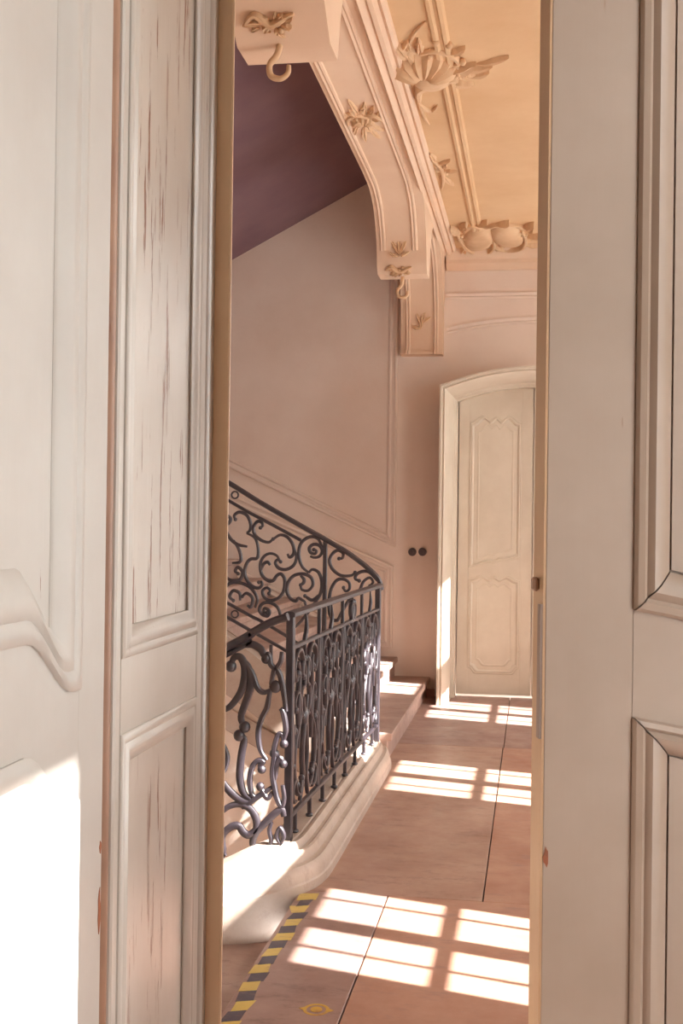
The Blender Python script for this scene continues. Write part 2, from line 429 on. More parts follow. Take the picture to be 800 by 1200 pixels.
# right leaf, ajar
th = math.radians(15)
f2 = Frame((.0163, 1.445, .012), (math.cos(th), math.sin(th), 0), Z, (math.sin(th), -math.cos(th), 0))
s = .108
def dip(a0, a1, z, d):
    c = (a0+a1)/2; w_ = a1-a0
    P = curve2([(a0, z), (a0+.11*w_, z-d*.45), (a0+.24*w_, z-d), (a0+.36*w_, z-d*.5), (c, z+d*.3), (a1-.36*w_, z-d*.5), (a1-.24*w_, z-d), (a1-.11*w_, z-d*.45), (a1, z)], 4)
    return P
d2 = leaf('door_2', 'panelled door leaf ajar at the right, shade put into its warm grey', f2, .58, 2.96, .045, s,
          [(lambda d, s=s: dip(s+abs(d), .58-s-abs(d), 1.206+d, .016), lambda d, s=s: straight(s+d, .58-s-d, .17+d)),
           (lambda d, s=s: straight(s+abs(d), .58-s-abs(d), 2.82+d), lambda d, s=s: dip(s+d, .58-s-d, 1.334+d, .016))], .046, 'door_paint_shaded', .85, field_in=0, gaps=True)
obj('edge_strip', prism(f2, [(-.003, 0), (0, 0), (0, 2.96), (-.003, 2.96)], -.045, -.0005), 'leaf_edge', d2)
chip(f2, .004, 1.04, .004, .014, 3, d2)
obj('lock_plate', f2.box(-.006, -.003, 1.18, 1.34, -.014, -.001), 'lock', d2)
obj('latch', f2.box(-.011, -.003, 1.355, 1.372, -.03, -.016), 'tan_gap', d2, bevel=.003)

# doorway lining on the left: gap, panelled reveal, stop
lin_ = thing('trim_1', (-.6, 1.85, 0), 'flaking panelled door lining between the open leaf and the hall', 'door lining', kind='structure')
fl = Frame((-.574, 1.6, 0), Y, Z, X)
obj('backing', fl.box(0, .55, 0, 3.0, -.046, -.02), 'reveal_frame', lin_)
RW = .502; a0, a1 = .026, .41
obj('stile', fl.box(.002, a0, 0, 3, -.03, 0), 'reveal_frame', lin_, bevel=.003)
obj('stile', fl.box(a1, RW, 0, 3, -.03, 0), 'reveal_frame', lin_, bevel=.003)
RP = [[(a0, .17), (a1, .17), (a1, 1.14), (a0, 1.14)], [(a0, 1.248), (a1, 1.248), (a1, 2.84), (a0, 2.84)]]
for z0, z1 in ((0, .17), (1.14, 1.248), (2.84, 3)):
    obj('rail', fl.box(a0, a1, z0, z1, -.03, 0), 'reveal_frame', lin_)
for o_ in RP:
    obj('moulding', sweep(fl, o_, scale_prof(MOULD, .045/.062, .45)), 'reveal_frame', lin_, smooth=True)
    obj('field_panel', prism(fl, inset(o_, .036), -.025, -.006), 'reveal_paint', lin_)
obj('bead', sweep(fl, [(a1+.03, 0), (a1+.03, 3)], [(-.004, 0), (-.012, .005), (-.02, .005), (-.026, 0)], False), 'reveal_frame', lin_, smooth=True)
gap = obj('trim_2', join(box(-.62, -.588, 1.56, 1.602, 0, 3.0), tube3([(-.592, 1.581, 0), (-.592, 1.581, 3.0)], .0185, 14, sm=0), box(-.62, -.58, 1.593, 1.6015, 0, 3.0)), 'tan_gap', None, True,
          label='brown hinge groove between the open leaf and the flaking lining', cat='trim', kind='structure')
obj('trim_3', join(box(-.62, -.546, 2.102, 2.113, 0, 3.0)), 'tan_edge', None, label='tan door stop down the left side of the doorway', cat='trim', kind='structure', bevel=.003)
obj('trim_4', join(box(.6, .63, 1.6, 2.149, 0, 3.0), box(.57, .6, 2.1, 2.149, 0, 3)), 'reveal_frame', None, label='door lining on the right behind the ajar leaf', cat='trim', kind='structure')

# far door: two leaves under a shallow arched architrave
def arc(x0, x1, z, h, n=12):
    return [(x0+(x1-x0)*i/n, z+h*(1-(2*i/n-1)**2)) for i in range(n+1)]
def wavy(a0, a1, z, h, per=4):
    c = (a0+a1)/2; d = a1-a0
    return curve2([(a0, z), (a0+.08*d, z+h*.2), (a0+.24*d, z+h), (a0+.38*d, z+.35*h), (c, z+h*.9), (a1-.38*d, z+.35*h), (a1-.24*d, z+h), (a1-.08*d, z+h*.2), (a1, z)], per)
def notch(a0, a1, z): return [(a0, z+.05), (a0+.02, z+.045), (a0+.045, z+.01), (a0+.06, z), (a1-.06, z), (a1-.045, z+.01), (a1-.02, z+.045), (a1, z+.05)]
def wavy2(a0, a1, z, h):
    d = a1-a0; return curve2([(a0, z-h*.3), (a0+.15*d, z), (a0+.35*d, z+.55*h), (a0+.5*d, z+.45*h), (a0+.6*d, z+.9*h), (a0+.8*d, z+h), (a1, z+1.5*h)], 4)
LW = .607
def archz(xw): return 2.44+.115*(1-(xw/.62)**2)
for k in (0, 1):
    ox = -.612+k*.613
    f3 = Frame((ox, 9.955, .02), X, Z, -Y)
    top = [(a, archz(ox+a)-.02) for a in [.09+(LW-.18)*i/6 for i in range(7)]]
    top[0] = (.09, top[0][1]); s = .09
    tt = [(s, top[0][1])]+top[1:-1]+[(LW-s, top[-1][1])]
    leaf('door_%d' % (3+k), ['cream far door leaf with carved panels under the arch', 'cream far door leaf hidden behind the ajar right leaf'][k], f3, LW, 2.5, .045, s,
         [(lambda d, s=s: wavy(s+abs(d), LW-s-abs(d), .95+d, .04), lambda d, s=s: notch(s+d, LW-s-d, .17+d)),
          (lambda d, s=s: wavy(s+abs(d), LW-s-abs(d), 2.25+d, .06), lambda d, s=s: wavy2(s+d, LW-s-d, 1.06+d, .05))],
         .034, 'far_door', .6, top=tt, field_in=.03)
far_arch = [(-.62, 0)]+[(-.62+1.24*i/16, archz(-.62+1.24*i/16)) for i in range(17)]+[(.62, 0)]
ARCHI = [(0, -.06), (0, .03), (.010, .034), (.016, .07), (.026, .08), (.03, .28), (.042, .30), (.05, .42), (.058, .43), (.064, .465), (.078, .48), (.084, .472), (.094, .475), (.1, .49), (.114, .49), (.118, .47), (.118, 0)]
obj('trim_5', sweep(Frame((0, 9.9, 0), X, Z, -Y), far_arch, ARCHI, False), 'far_door', None, True, label='moulded arched architrave framing the far door', cat='door frame', kind='structure')

# mouldings on the far wall (parts of the wall)
fw = Frame((0, 9.9, 0), X, Z, -Y)
PM = [(-.03, 0), (-.026, .012), (-.016, .016), (-.006, .008), (.006, .010), (.016, .020), (.026, .018), (.03, 0)]
def wmould(path, s=1., mat='plaster'):
    return obj('moulding', sweep(fw, path, scale_prof(PM, s, s), False), mat, wf, smooth=True)
wmould([(-1.165, 4.38), (-1.165, 1.285), (-3.4, 2.31)], 1.3)
wmould([(-3.4, 1.985), (-1.18, 1.045), (-1.18, .42), (-1.30, .42), (-3.4, 1.42)], 1.3)
wmould(arc(-.72, .72, 3.03, .08), 1.)
wmould([(-.73, 3.315), (1.33, 3.315)], .9)
CORN = [(.0, 0), (.0, .02), (.03, .03), (.05, .06), (.08, .065), (.1, .10), (.135, .115), (.16, .13), (.16, 0)]
obj('cornice', sweep(fw, [(-.73, 3.52), (1.33, 3.52)], CORN, False), 'stucco', wf, smooth=True)
obj('baseboard_far', join(box(-1.0, -.785, 9.87, 9.9, 0, .06), box(.785, 1.33, 9.87, 9.9, 0, .06)), 'slab_b', None, label='low stone skirting along the far wall', cat='baseboard', kind='structure')

# stairwell: sloping underside of the upper flight
def soz(x): return 4.27+(x+1.405)*.534
obj('ceiling', prism(Frame((0, 0, 0), X, Z, Y), [(-1.09, soz(-1.09)), (-3.85, soz(-3.85)), (-3.85, 5.4), (-1.09, 5.4)], 2.15, 9.9), 'soffit', None, label='sloping underside of the upper stair flight, its shade put into the dark colour', cat='ceiling', kind='structure')

# arch and soffit band over the railing
prof = curve2([(2.15, 2.8), (2.25, 3.1), (2.45, 3.38), (2.8, 3.58), (3.2, 3.65)], 4) + curve2([(3.5, 3.65), (3.85, 3.58), (4.02, 3.45), (4.08, 3.31)], 4) + [(4.11, 3.28), (4.25, 3.175), (4.42, 3.175), (4.44, 3.25)] \
    + curve2([(4.47, 3.35), (4.58, 3.52), (4.8, 3.62), (5.1, 3.65)], 4) + curve2([(7.45, 3.65), (7.75, 3.635), (7.98, 3.57), (8.12, 3.45), (8.19, 3.34), (8.215, 3.25)], 4) + [(8.225, 3.215), (8.27, 3.165), (8.44, 3.165), (8.46, 3.25)] \
    + curve2([(8.5, 3.38), (8.65, 3.56), (8.9, 3.64), (9.2, 3.63), (9.5, 3.53), (9.68, 3.36), (9.76, 3.15), (9.79, 2.95), (9.79, 2.84)], 4) + [(9.75, 2.835), (9.75, 2.815), (9.9, 2.815)]
fa = Frame((-1.09, 0, 0), Y, Z, X)
arch = obj('ceiling_arch', prism(fa, prof+[(9.9, 4.6), (2.15, 4.6)], 0, .345), 'stucco', None, smooth=True, label='pink stucco arch and soffit band running above the iron railing', cat='arch', kind='structure')
def along(p0, p1, x, wd=.02, hh=.014, name='moulding', mat='stucco'):
    """raised bead following the underside profile between y=p0 and y=p1, centred at x"""
    P = [Vector(p) for p in prof if p0 <= p[0] <= p1]
    # fill the long straight
    Q = []
    for a, b in zip(P, P[1:]):
        n = max(1, int((b-a).length/.4)); Q += [a+(b-a)*i/n for i in range(n)]
    Q.append(P[-1]); ms = mitre([tuple(q) for q in Q], False); v = []; k = 6
    cs = [(-wd, 0), (-wd*.7, hh), (-wd*.1, hh*.6), (wd*.3, hh), (wd*.8, hh*.8), (wd, 0)]
    for q, m in zip(Q, ms):
        for u, h in cs:
            v.append(fa(q.x-m.x*h, q.y-m.y*h, x+1.09+u))
    f = [(i*k+j, i*k+j+1, (i+1)*k+j+1, (i+1)*k+j) for i in range(len(Q)-1) for j in range(k-1)]
    return obj(name, (v, f), mat, arch, smooth=True)
along(4.8, 8.20, -1.045); along(4.8, 8.20, -.825)
along(8.9, 9.79, -1.03); along(8.9, 9.79, -.80)
# cornice strip between arch soffit and ceiling, ceiling panel frame
CS = [(0, 0), (0, .05), (.012, .065), (.03, .05), (.04, .035), (.05, .05), (.07, .048), (.085, .02), (.1, .03), (.115, .02), (.12, 0)]
fc = Frame((0, 0, 3.68), X, Y, -Z)
obj('cornice', sweep(fc, [(-.765, 9.9), (-.765, 2.15)], CS, False), 'stucco', ceil, smooth=True)
CM = [(-.04, 0), (-.036, .016), (-.02, .022), (-.008, .010), (.006, .012), (.014, .024), (.03, .02), (.04, 0)]
obj('moulding', sweep(fc, [(.95, 9.55), (-.445, 9.55), (-.445, 2.6), (.95, 2.6)], CM, True), 'ceiling', ceil, smooth=True)

# ------------------------------------------------------------------ stairs and kerb
st = thing('staircase', (-2, 8.5, 0), 'stone stair flight climbing left beyond the railing', 'stairs', kind='structure')
for k in range(11):
    x1 = -.85-.27*k; z1 = .158*(k+1)
    obj('step', join(box(-3.85 if k > 9 else x1-.33, x1, 7.2, 9.9, z1-.17, z1-.035), box(-3.85 if k > 9 else x1-.33, x1+.025, 7.2, 9.9, z1-.045, z1)), 'step', st, bevel=.006)
st2 = thing('staircase', (-2, 3.3, -1), 'stone stair flight going down left past the hazard tape', 'stairs', kind='structure')
for k in range(11):
    x1 = -.88-.27*k; z1 = -.158*(k+1)
    obj('step', join(box(x1-.34, x1, 2.15, 4.5, z1-.17, z1-.03), box(x1-.3, x1, 2.15, 4.5, z1-.04, z1)), 'step', st2, bevel=.006)
# inner wall under the climbing flight with its pale string band
sp = prism(Frame((0, 7.1, 0), X, Z, -Y), [(-.98, .02), (-1.2, .1), (-1.85, .56), (-3.6, 1.46), (-3.6, -2.6), (-.98, -2.6)], -.08, 0)
spw = obj('wall_stair', sp, 'plaster', None, label='plaster wall below the climbing stair flight', cat='wall', kind='structure')
fs = Frame((0, 7.1, 0), X, Z, -Y)
obj('string_band', prism(fs, [(-3.6, 1.22), (-3.6, 1.08), (-1.0, -.27), (-1.0, -.12)], 0, .025), 'kerb', spw, bevel=.006)
obj('wall_stair', box(-1.06, -.9, 4.55, 7.1, -2.6, -.12), 'plaster', None, label='plaster side of the landing facing the stairwell', cat='wall', kind='structure')

# moulded stone kerb: down flight -> landing -> up flight
def kerb():
    pts = [(-2.9, 4.50, -.98), (-2.0, 4.50, -.49), (-1.4, 4.505, -.155), (-1.18, 4.515, -.055), (-1.06, 4.55, -.012), (-.985, 4.62, 0), (-.945, 4.74, 0), (-.935, 4.95, 0), (-.935, 5.6, 0), (-.935, 6.3, 0), (-.935, 6.85, 0), (-.945, 7.0, .005), (-.98, 7.09, .02), (-1.06, 7.13, .06), (-1.2, 7.14, .15), (-1.5, 7.14, .36), (-1.85, 7.14, .60), (-2.5, 7.14, .95), (-3.4, 7.14, 1.42)]
    P = smooth_path(pts, 5)
    pr = [(-.10, -.20), (-.10, .135), (-.095, .155), (-.08, .16), (.005, .16), (.01, .152), (.016, .152), (.022, .162), (.034, .162), (.042, .150), (.046, .135), (.058, .132), (.066, .138), (.076, .134), (.084, .118), (.087, .098), (.098, .094), (.108, .096), (.12, .086), (.128, .066), (.131, .04), (.137, .034), (.137, -.03), (.12, -.20)]
    v = []; k = len(pr)
    for i, p in enumerate(P):
        d = P[min(i+1, len(P)-1)]-P[max(i-1, 0)]; d.z = 0; d.normalize(); nrm = Vector((d.y, -d.x, 0))
        flight = p.z > .1
        for u, h in pr:
            v.append(p+nrm*u+Z*h)
    f = [(i*k+j, i*k+(j+1) % k, (i+1)*k+(j+1) % k, (i+1)*k+j) for i in range(len(P)-1) for j in range(k)]
    f += [list(range(k)), list(range((len(P)-1)*k, len(P)*k))]
    return v, f
obj('stone_kerb', kerb(), 'kerb', None, smooth=True, label='pale moulded stone kerb carrying the iron railing', cat='kerb', kind='structure')

# ------------------------------------------------------------------ wrought iron railings
UPPER_SCROLLS = {
    'A': [(-1.782,1.443),(-1.789,1.468),(-1.757,1.488),(-1.711,1.469),(-1.687,1.419),(-1.691,1.379),(-1.71,1.362)],
    'B': [(-1.71,1.362),(-1.658,1.331),(-1.638,1.269),(-1.643,1.212),(-1.682,1.205),(-1.707,1.179),(-1.72,1.129),(-1.706,1.079),(-1.673,1.042),(-1.634,1.03),(-1.611,1.049),(-1.615,1.068),(-1.631,1.065)],
    'C': [(-1.626,1.395),(-1.612,1.408),(-1.62,1.429),(-1.646,1.432),(-1.669,1.394),(-1.658,1.35),(-1.619,1.319),(-1.574,1.308),(-1.547,1.328)],
    'D': [(-1.457,1.24),(-1.442,1.219),(-1.418,1.245),(-1.424,1.295),(-1.459,1.341),(-1.504,1.353),(-1.544,1.329)],
    'D2': [(-1.421,1.285),(-1.402,1.223),(-1.418,1.172),(-1.463,1.146),(-1.507,1.152),(-1.53,1.183),(-1.517,1.204),(-1.499,1.192)],
    'E': [(-1.504,1.196),(-1.521,1.227),(-1.56,1.241),(-1.598,1.225),(-1.623,1.181),(-1.616,1.118),(-1.583,1.081),(-1.545,1.076),(-1.52,1.108),(-1.494,1.118),(-1.472,1.084),(-1.476,1.021),(-1.505,0.976),(-1.556,0.956),(-1.595,0.974),(-1.608,1.012),(-1.583,1.033),(-1.561,1.019),(-1.568,0.999)],
    'E2': [(-1.563,1.17),(-1.579,1.189),(-1.604,1.175),(-1.619,1.137)],
    'F': [(-1.374,1.054),(-1.365,1.027),(-1.327,1.022),(-1.299,1.056),(-1.309,1.099),(-1.354,1.121),(-1.411,1.112),(-1.449,1.071),(-1.457,1.015),(-1.435,0.972),(-1.402,0.957),(-1.386,0.975),(-1.368,0.967),(-1.345,0.949),(-1.338,0.899)],
    'F2': [(-1.374,1.054),(-1.357,1.067),(-1.353,1.088),(-1.375,1.111)],
    'G': [(-1.296,1.268),(-1.281,1.262),(-1.288,1.243),(-1.316,1.252),(-1.323,1.279),(-1.299,1.299),(-1.263,1.294),(-1.244,1.263),(-1.26,1.23),(-1.292,1.221),(-1.317,1.229)],
    'G2': [(-1.242,1.282),(-1.274,1.335),(-1.325,1.343),(-1.375,1.304),(-1.387,1.235),(-1.367,1.167),(-1.325,1.129)],
    'H': [(-1.325,1.129),(-1.303,1.149),(-1.265,1.132),(-1.245,1.076),(-1.254,1.001),(-1.307,0.918),(-1.369,0.836),(-1.407,0.797)],
    'H2': [(-1.259,0.998),(-1.301,0.965),(-1.346,0.989)],
    'I': [(-1.142,1.217),(-1.121,1.221),(-1.119,1.25),(-1.147,1.267),(-1.178,1.249),(-1.199,1.208),(-1.183,1.158),(-1.132,1.118),(-1.069,1.117),(-1.044,1.136)],
    'J': [(-1.018,1.087),(-1.041,1.099),(-1.034,1.125),(-1.0,1.143),(-0.957,1.138),(-0.908,1.089)],
    'K': [(-1.112,1.044),(-1.099,1.023),(-1.077,1.036),(-1.079,1.073),(-1.113,1.095),(-1.157,1.084),(-1.191,1.021),(-1.199,0.927),(-1.185,0.865),(-1.147,0.848),(-1.117,0.904),(-1.067,0.986),(-1.018,1.025),(-0.993,1.081),(-0.956,1.107),(-0.935,1.082),(-0.953,1.057)],
    'M': [(-1.834,0.988),(-1.841,1.025),(-1.803,1.058),(-1.744,1.059),(-1.679,1.029),(-1.64,0.967),(-1.652,0.91)],
    'M2': [(-1.788,0.951),(-1.811,0.975),(-1.789,1.011),(-1.75,0.996),(-1.746,0.952)],
    'M3': [(-1.733,0.977),(-1.705,0.997),(-1.668,0.966),(-1.678,0.913),(-1.701,0.925)],
    'N': [(-1.579,0.883),(-1.598,0.886),(-1.593,0.909),(-1.562,0.893),(-1.574,0.863),(-1.61,0.873),(-1.626,0.902),(-1.607,0.936),(-1.562,0.944),(-1.517,0.92),(-1.497,0.87),(-1.516,0.832),(-1.542,0.837)],
    'O': [(-1.852,1.518),(-1.841,1.474),(-1.812,1.449),(-1.825,1.417),(-1.848,1.411)],
    'P': [(-1.849,1.398),(-1.813,1.329),(-1.767,1.292),(-1.706,1.28)],
    'Q': [(-1.793,1.317),(-1.754,1.254),(-1.746,1.191),(-1.798,1.178)],
    'R': [(-1.852,1.114),(-1.81,1.076),(-1.751,1.078),(-1.732,1.122),(-1.761,1.153),(-1.779,1.13),(-1.761,1.115)],
}
UPPER_RAILS = {
    'hand': [(-1.857,1.683),(-1.635,1.552),(-1.377,1.411),(-1.223,1.329),(-1.071,1.241),(-0.95,1.15),(-0.9,1.095),(-0.883,1.034)],
    'inner': [(-1.856,1.575),(-1.725,1.501),(-1.543,1.409),(-1.376,1.323)],
    'bot': [(-1.847,0.947),(-1.625,0.836),(-1.457,0.746)],
    'bot2': [(-1.859,0.867),(-1.494,0.676)],
    'post': [(-1.226,1.326),(-1.226,0.802)],
    'ring1': [(-1.787,1.592)],
    'ring2': [(-1.777,0.869)],
}
LOWER_SCROLLS = {
    'P1': [(-1.171,0.918),(-1.145,0.944),(-1.097,0.95),(-1.062,0.934),(-1.049,0.913),(-1.038,0.897)],
    'P2': [(-1.044,0.901),(-1.032,0.914),(-1.024,0.897),(-1.018,0.872),(-0.998,0.858),(-0.979,0.886),(-0.975,0.924)],
    'P3': [(-1.181,0.86),(-1.17,0.893),(-1.144,0.898),(-1.126,0.864),(-1.126,0.809),(-1.142,0.753),(-1.181,0.701),(-1.213,0.683)],
    'P5': [(-1.127,0.877),(-1.096,0.84),(-1.073,0.781),(-1.047,0.761),(-1.017,0.771)],
    'P6': [(-1.017,0.792),(-1.009,0.834),(-0.998,0.856),(-0.978,0.823),(-0.964,0.751),(-0.955,0.688)],
    'P4': [(-1.136,0.889),(-1.109,0.856),(-1.1,0.789),(-1.112,0.738),(-1.137,0.66),(-1.122,0.621)],
    'P7': [(-1.019,0.772),(-1.026,0.738),(-1.033,0.698),(-1.053,0.658),(-1.066,0.601),(-1.057,0.534),(-1.03,0.493)],
    'Q1': [(-1.144,0.586),(-1.124,0.57),(-1.134,0.502),(-1.139,0.423),(-1.124,0.361),(-1.088,0.329)],
    'Q2': [(-1.217,0.566),(-1.196,0.516),(-1.192,0.482),(-1.206,0.442),(-1.218,0.436)],
    'Q3': [(-1.218,0.408),(-1.176,0.359),(-1.129,0.327),(-1.088,0.323)],
    'Q4': [(-1.05,0.455),(-1.057,0.47),(-1.044,0.486),(-1.068,0.488),(-1.09,0.459),(-1.098,0.408),(-1.089,0.357),(-1.063,0.339)],
    'Q5': [(-1.129,0.299),(-1.071,0.341),(-1.003,0.39)],
    'Q6': [(-0.962,0.56),(-0.968,0.594),(-0.985,0.596),(-0.999,0.547),(-1.001,0.497),(-1.006,0.44),(-0.997,0.384),(-0.985,0.34),(-0.967,0.313),(-0.958,0.347),(-0.965,0.397)],
    'Q7': [(-0.964,0.481),(-0.975,0.503),(-0.989,0.475),(-0.996,0.418)],
    'Q8': [(-0.978,0.7),(-0.966,0.684),(-0.955,0.622),(-0.962,0.577)],
    'Q9': [(-1.219,0.272),(-1.181,0.302),(-1.135,0.313),(-1.094,0.295),(-1.07,0.257),(-1.07,0.217),(-1.098,0.193),(-1.122,0.203),(-1.139,0.225),(-1.168,0.223),(-1.197,0.199),(-1.208,0.17),(-1.202,0.125),(-1.213,0.096)],
    'Q10': [(-0.958,0.274),(-0.967,0.299),(-0.995,0.283),(-1.035,0.242),(-1.069,0.206),(-1.083,0.166),(-1.074,0.132)],
    'Q11': [(-1.065,0.124),(-1.108,0.08),(-1.16,0.048),(-1.224,0.016)],
    'Q12': [(-0.971,0.161),(-0.986,0.194),(-0.972,0.228),(-0.957,0.195),(-0.971,0.161)],
    'Q13': [(-1.007,0.249),(-1.016,0.214),(-1.008,0.176),(-1.022,0.141)],
    'Q14': [(-1.055,0.387),(-1.043,0.365),(-1.025,0.343),(-1.005,0.367)],
}
LOWER_HAND = [(-1.217, 0.925), (-1.106, 0.99), (-1.042, 1.028), (-0.994, 1.05), (-0.952, 1.063)]

def disc(fr, c, r, d): return ball(fr(c[0], c[1]), r, (1, 1, 1), 8, 6)
# climbing flight
YU = 7.06
fu = Frame((0, YU, 0), X, Z, -Y)
ru = thing('stair_railing', (-1.6, YU, .4), 'dark scrolled iron railing climbing left along the far stair flight', 'railing', 'wrought iron railing sections')
H = UPPER_RAILS['hand']
hl = H[0]; HR = [(hl[0]-1.3, hl[1]+.72), (hl[0]-.6, hl[1]+.335)]+H
obj('handrail', bar(fu, HR, .03, .05, sm=4), 'iron', ru, smooth=True)
I_ = UPPER_RAILS['inner']; obj('upper_rail', bar(fu, [(I_[0][0]-1.3, I_[0][1]+.72)]+I_, .020, .026, sm=2), 'iron', ru, smooth=True)
B_ = UPPER_RAILS['bot']; obj('lower_rail', bar(fu, [(B_[0][0]-1.3, B_[0][1]+.70)]+B_+[(-1.26, .62)], .020, .026, sm=2), 'iron', ru, smooth=True)
B_ = UPPER_RAILS['bot2']; obj('bottom_rail', bar(fu, [(B_[0][0]-1.3, B_[0][1]+.70)]+B_+[(-1.2, .5), (-.97, .30)], .020, .026, sm=2), 'iron', ru, smooth=True)
obj('baluster', bar(fu, [UPPER_RAILS['post'][0], (-1.226, .5)], .026, .026, sm=0, flat_sq=.4), 'iron', ru, smooth=True)
for x, z in ((-1.9, .75), (-1.55, .55), (-2.5, 1.1), (-3.0, 1.36)):
    obj('foot', bar(fu, [(x, z-.16), (x, z+.14)], .02, .02, sm=0, flat_sq=.4), 'iron', ru)
def ring(fr, c, r, wd, d): return bar(fr, [(c[0]+r*math.cos(a*math.pi/8), c[1]+r*math.sin(a*math.pi/8)) for a in range(17)], wd, d, sm=0)
for dx, dz in ((0, 0), (-.6, .335), (-1.2, .67)):
    for k in ('ring1', 'ring2'):
        c = UPPER_RAILS[k][0]; obj('ring', ring(fu, (c[0]+dx, c[1]+dz), .021, .010, .018), 'iron', ru, smooth=True)
for j, (dx, dz) in enumerate(((0, 0), (-.62, .345))):
    for k, p in UPPER_SCROLLS.items():
        if j and k in 'IJKH': continue
        if p is None: continue
        o = obj('scroll', bar(fu, [(a+dx, b+dz) for a, b in p], .021, .022, (.7, .7)), 'iron', ru, smooth=True)
        e = p[0]
        if k in ('C', 'G', 'I', 'K', 'N', 'M2', 'M3', 'F', 'J', 'A', 'R'): obj('bud', ball(fu(e[0]+dx, e[1]+dz), .012), 'iron', o, smooth='all')
        e = p[-1]
        if k in ('B', 'C', 'E', 'D2', 'K', 'I', 'R', 'H2'): obj('bud', ball(fu(e[0]+dx, e[1]+dz), .012), 'iron', o, smooth='all')
# landing
YL0, YL1 = 4.725, 6.95
uL = Vector((-.889+.957, YL1-YL0, 0)).normalized()
flr = Frame((-.957, YL0, 0), uL, Z, (uL.y, -uL.x, 0))
rl = thing('stair_railing', (-.925, 5.8, .16), 'dark iron railing along the hall kerb between the two newel posts', 'railing', 'wrought iron railing sections')
LL = YL1-YL0
obj('handrail', bar(flr, [(-.03, 1.066), (LL+.03, 1.066)], .028, .05, sm=0), 'iron', rl, smooth=True)
obj('upper_rail', bar(flr, [(0, .93), (LL, .93)], .018, .024, sm=0, flat_sq=.5), 'iron', rl)
obj('lower_rail', bar(flr, [(0, .25), (LL, .25)], .018, .026, sm=0, flat_sq=.5), 'iron', rl)
obj('newel_post', bar(flr, [(0, .155), (0, 1.06)], .034, .034, sm=0, flat_sq=.35), 'iron', rl)
obj('newel_post', bar(flr, [(LL, .155), (LL, 1.075)], .034, .034, sm=0, flat_sq=.35), 'iron', rl)
NP = 4; PWD = LL/NP
for i in range(NP):
    c = PWD*(i+.5); h = PWD/2
    if i: obj('baluster', bar(flr, [(c-h, .25), (c-h, 1.06)], .016, .018, sm=0, flat_sq=.5), 'iron', rl)
    for q in (-.16, .12):
        obj('foot', join(bar(flr, [(c+q, .158), (c+q, .245)], .016, .018, (1, 1), sm=0, flat_sq=.5), ball(flr(c+q, .166), .016, (1.1, 1.4, .6))), 'iron', rl, smooth=True)
    obj('finial', bar(flr, [(c, .86), (c-.02, .93), (c+.015, .985), (c, 1.05)], .02, .02, (.5, .4)), 'iron', rl, smooth=True)
    for s_ in (-1, 1):
        for P_, e1 in (([(.05, .62), (.085, .665), (.07, .735), (.025, .75), (.03, .82), (.10, .905), (.185, .89), (.215, .83), (.18, .785), (.145, .81)], 1),
                       ([(.045, .36), (.08, .30), (.15, .33), (.195, .43), (.175, .54), (.10, .62), (.11, .705), (.16, .735), (.20, .70), (.18, .665)], 1),
                       ([(.245, .27), (.255, .40), (.225, .55), (.25, .66), (.26, .78), (.235, .92)], 0),
                       ([(.075, .27), (.03, .36), (.045, .47), (.015, .60), (.035, .70)], 0),
                       ([(.15, .285), (.205, .295), (.22, .35), (.17, .38), (.14, .35)], 1),
                       ([(.02, .86), (.06, .845), (.065, .80), (.04, .785)], 1),
                       ([(.13, .50), (.125, .60), (.135, .68), (.12, .80), (.14, .86)], 0),
                       ([(.03, .935), (.055, .97), (.05, 1.01), (.02, 1.025)], 1) if i == 2 else ([(.215, .44), (.235, .52), (.21, .60), (.19, .58)], 1)):
            o = obj('scroll', bar(flr, [(c+s_*a, b) for a, b in P_], .017, .024, (.75, .75)), 'iron', rl, smooth=True)
            if e1:
                obj('bud', ball(flr(c+s_*P_[-1][0], P_[-1][1]), .016), 'iron', o, smooth='all')
                if P_[0][1] > .3: obj('bud', ball(flr(c+s_*P_[0][0], P_[0][1]), .014), 'iron', o, smooth='all')
    o = obj('rosette', ball(flr(c, .61), .036, (.5, 1, 1.2)), 'iron', rl, smooth='all')
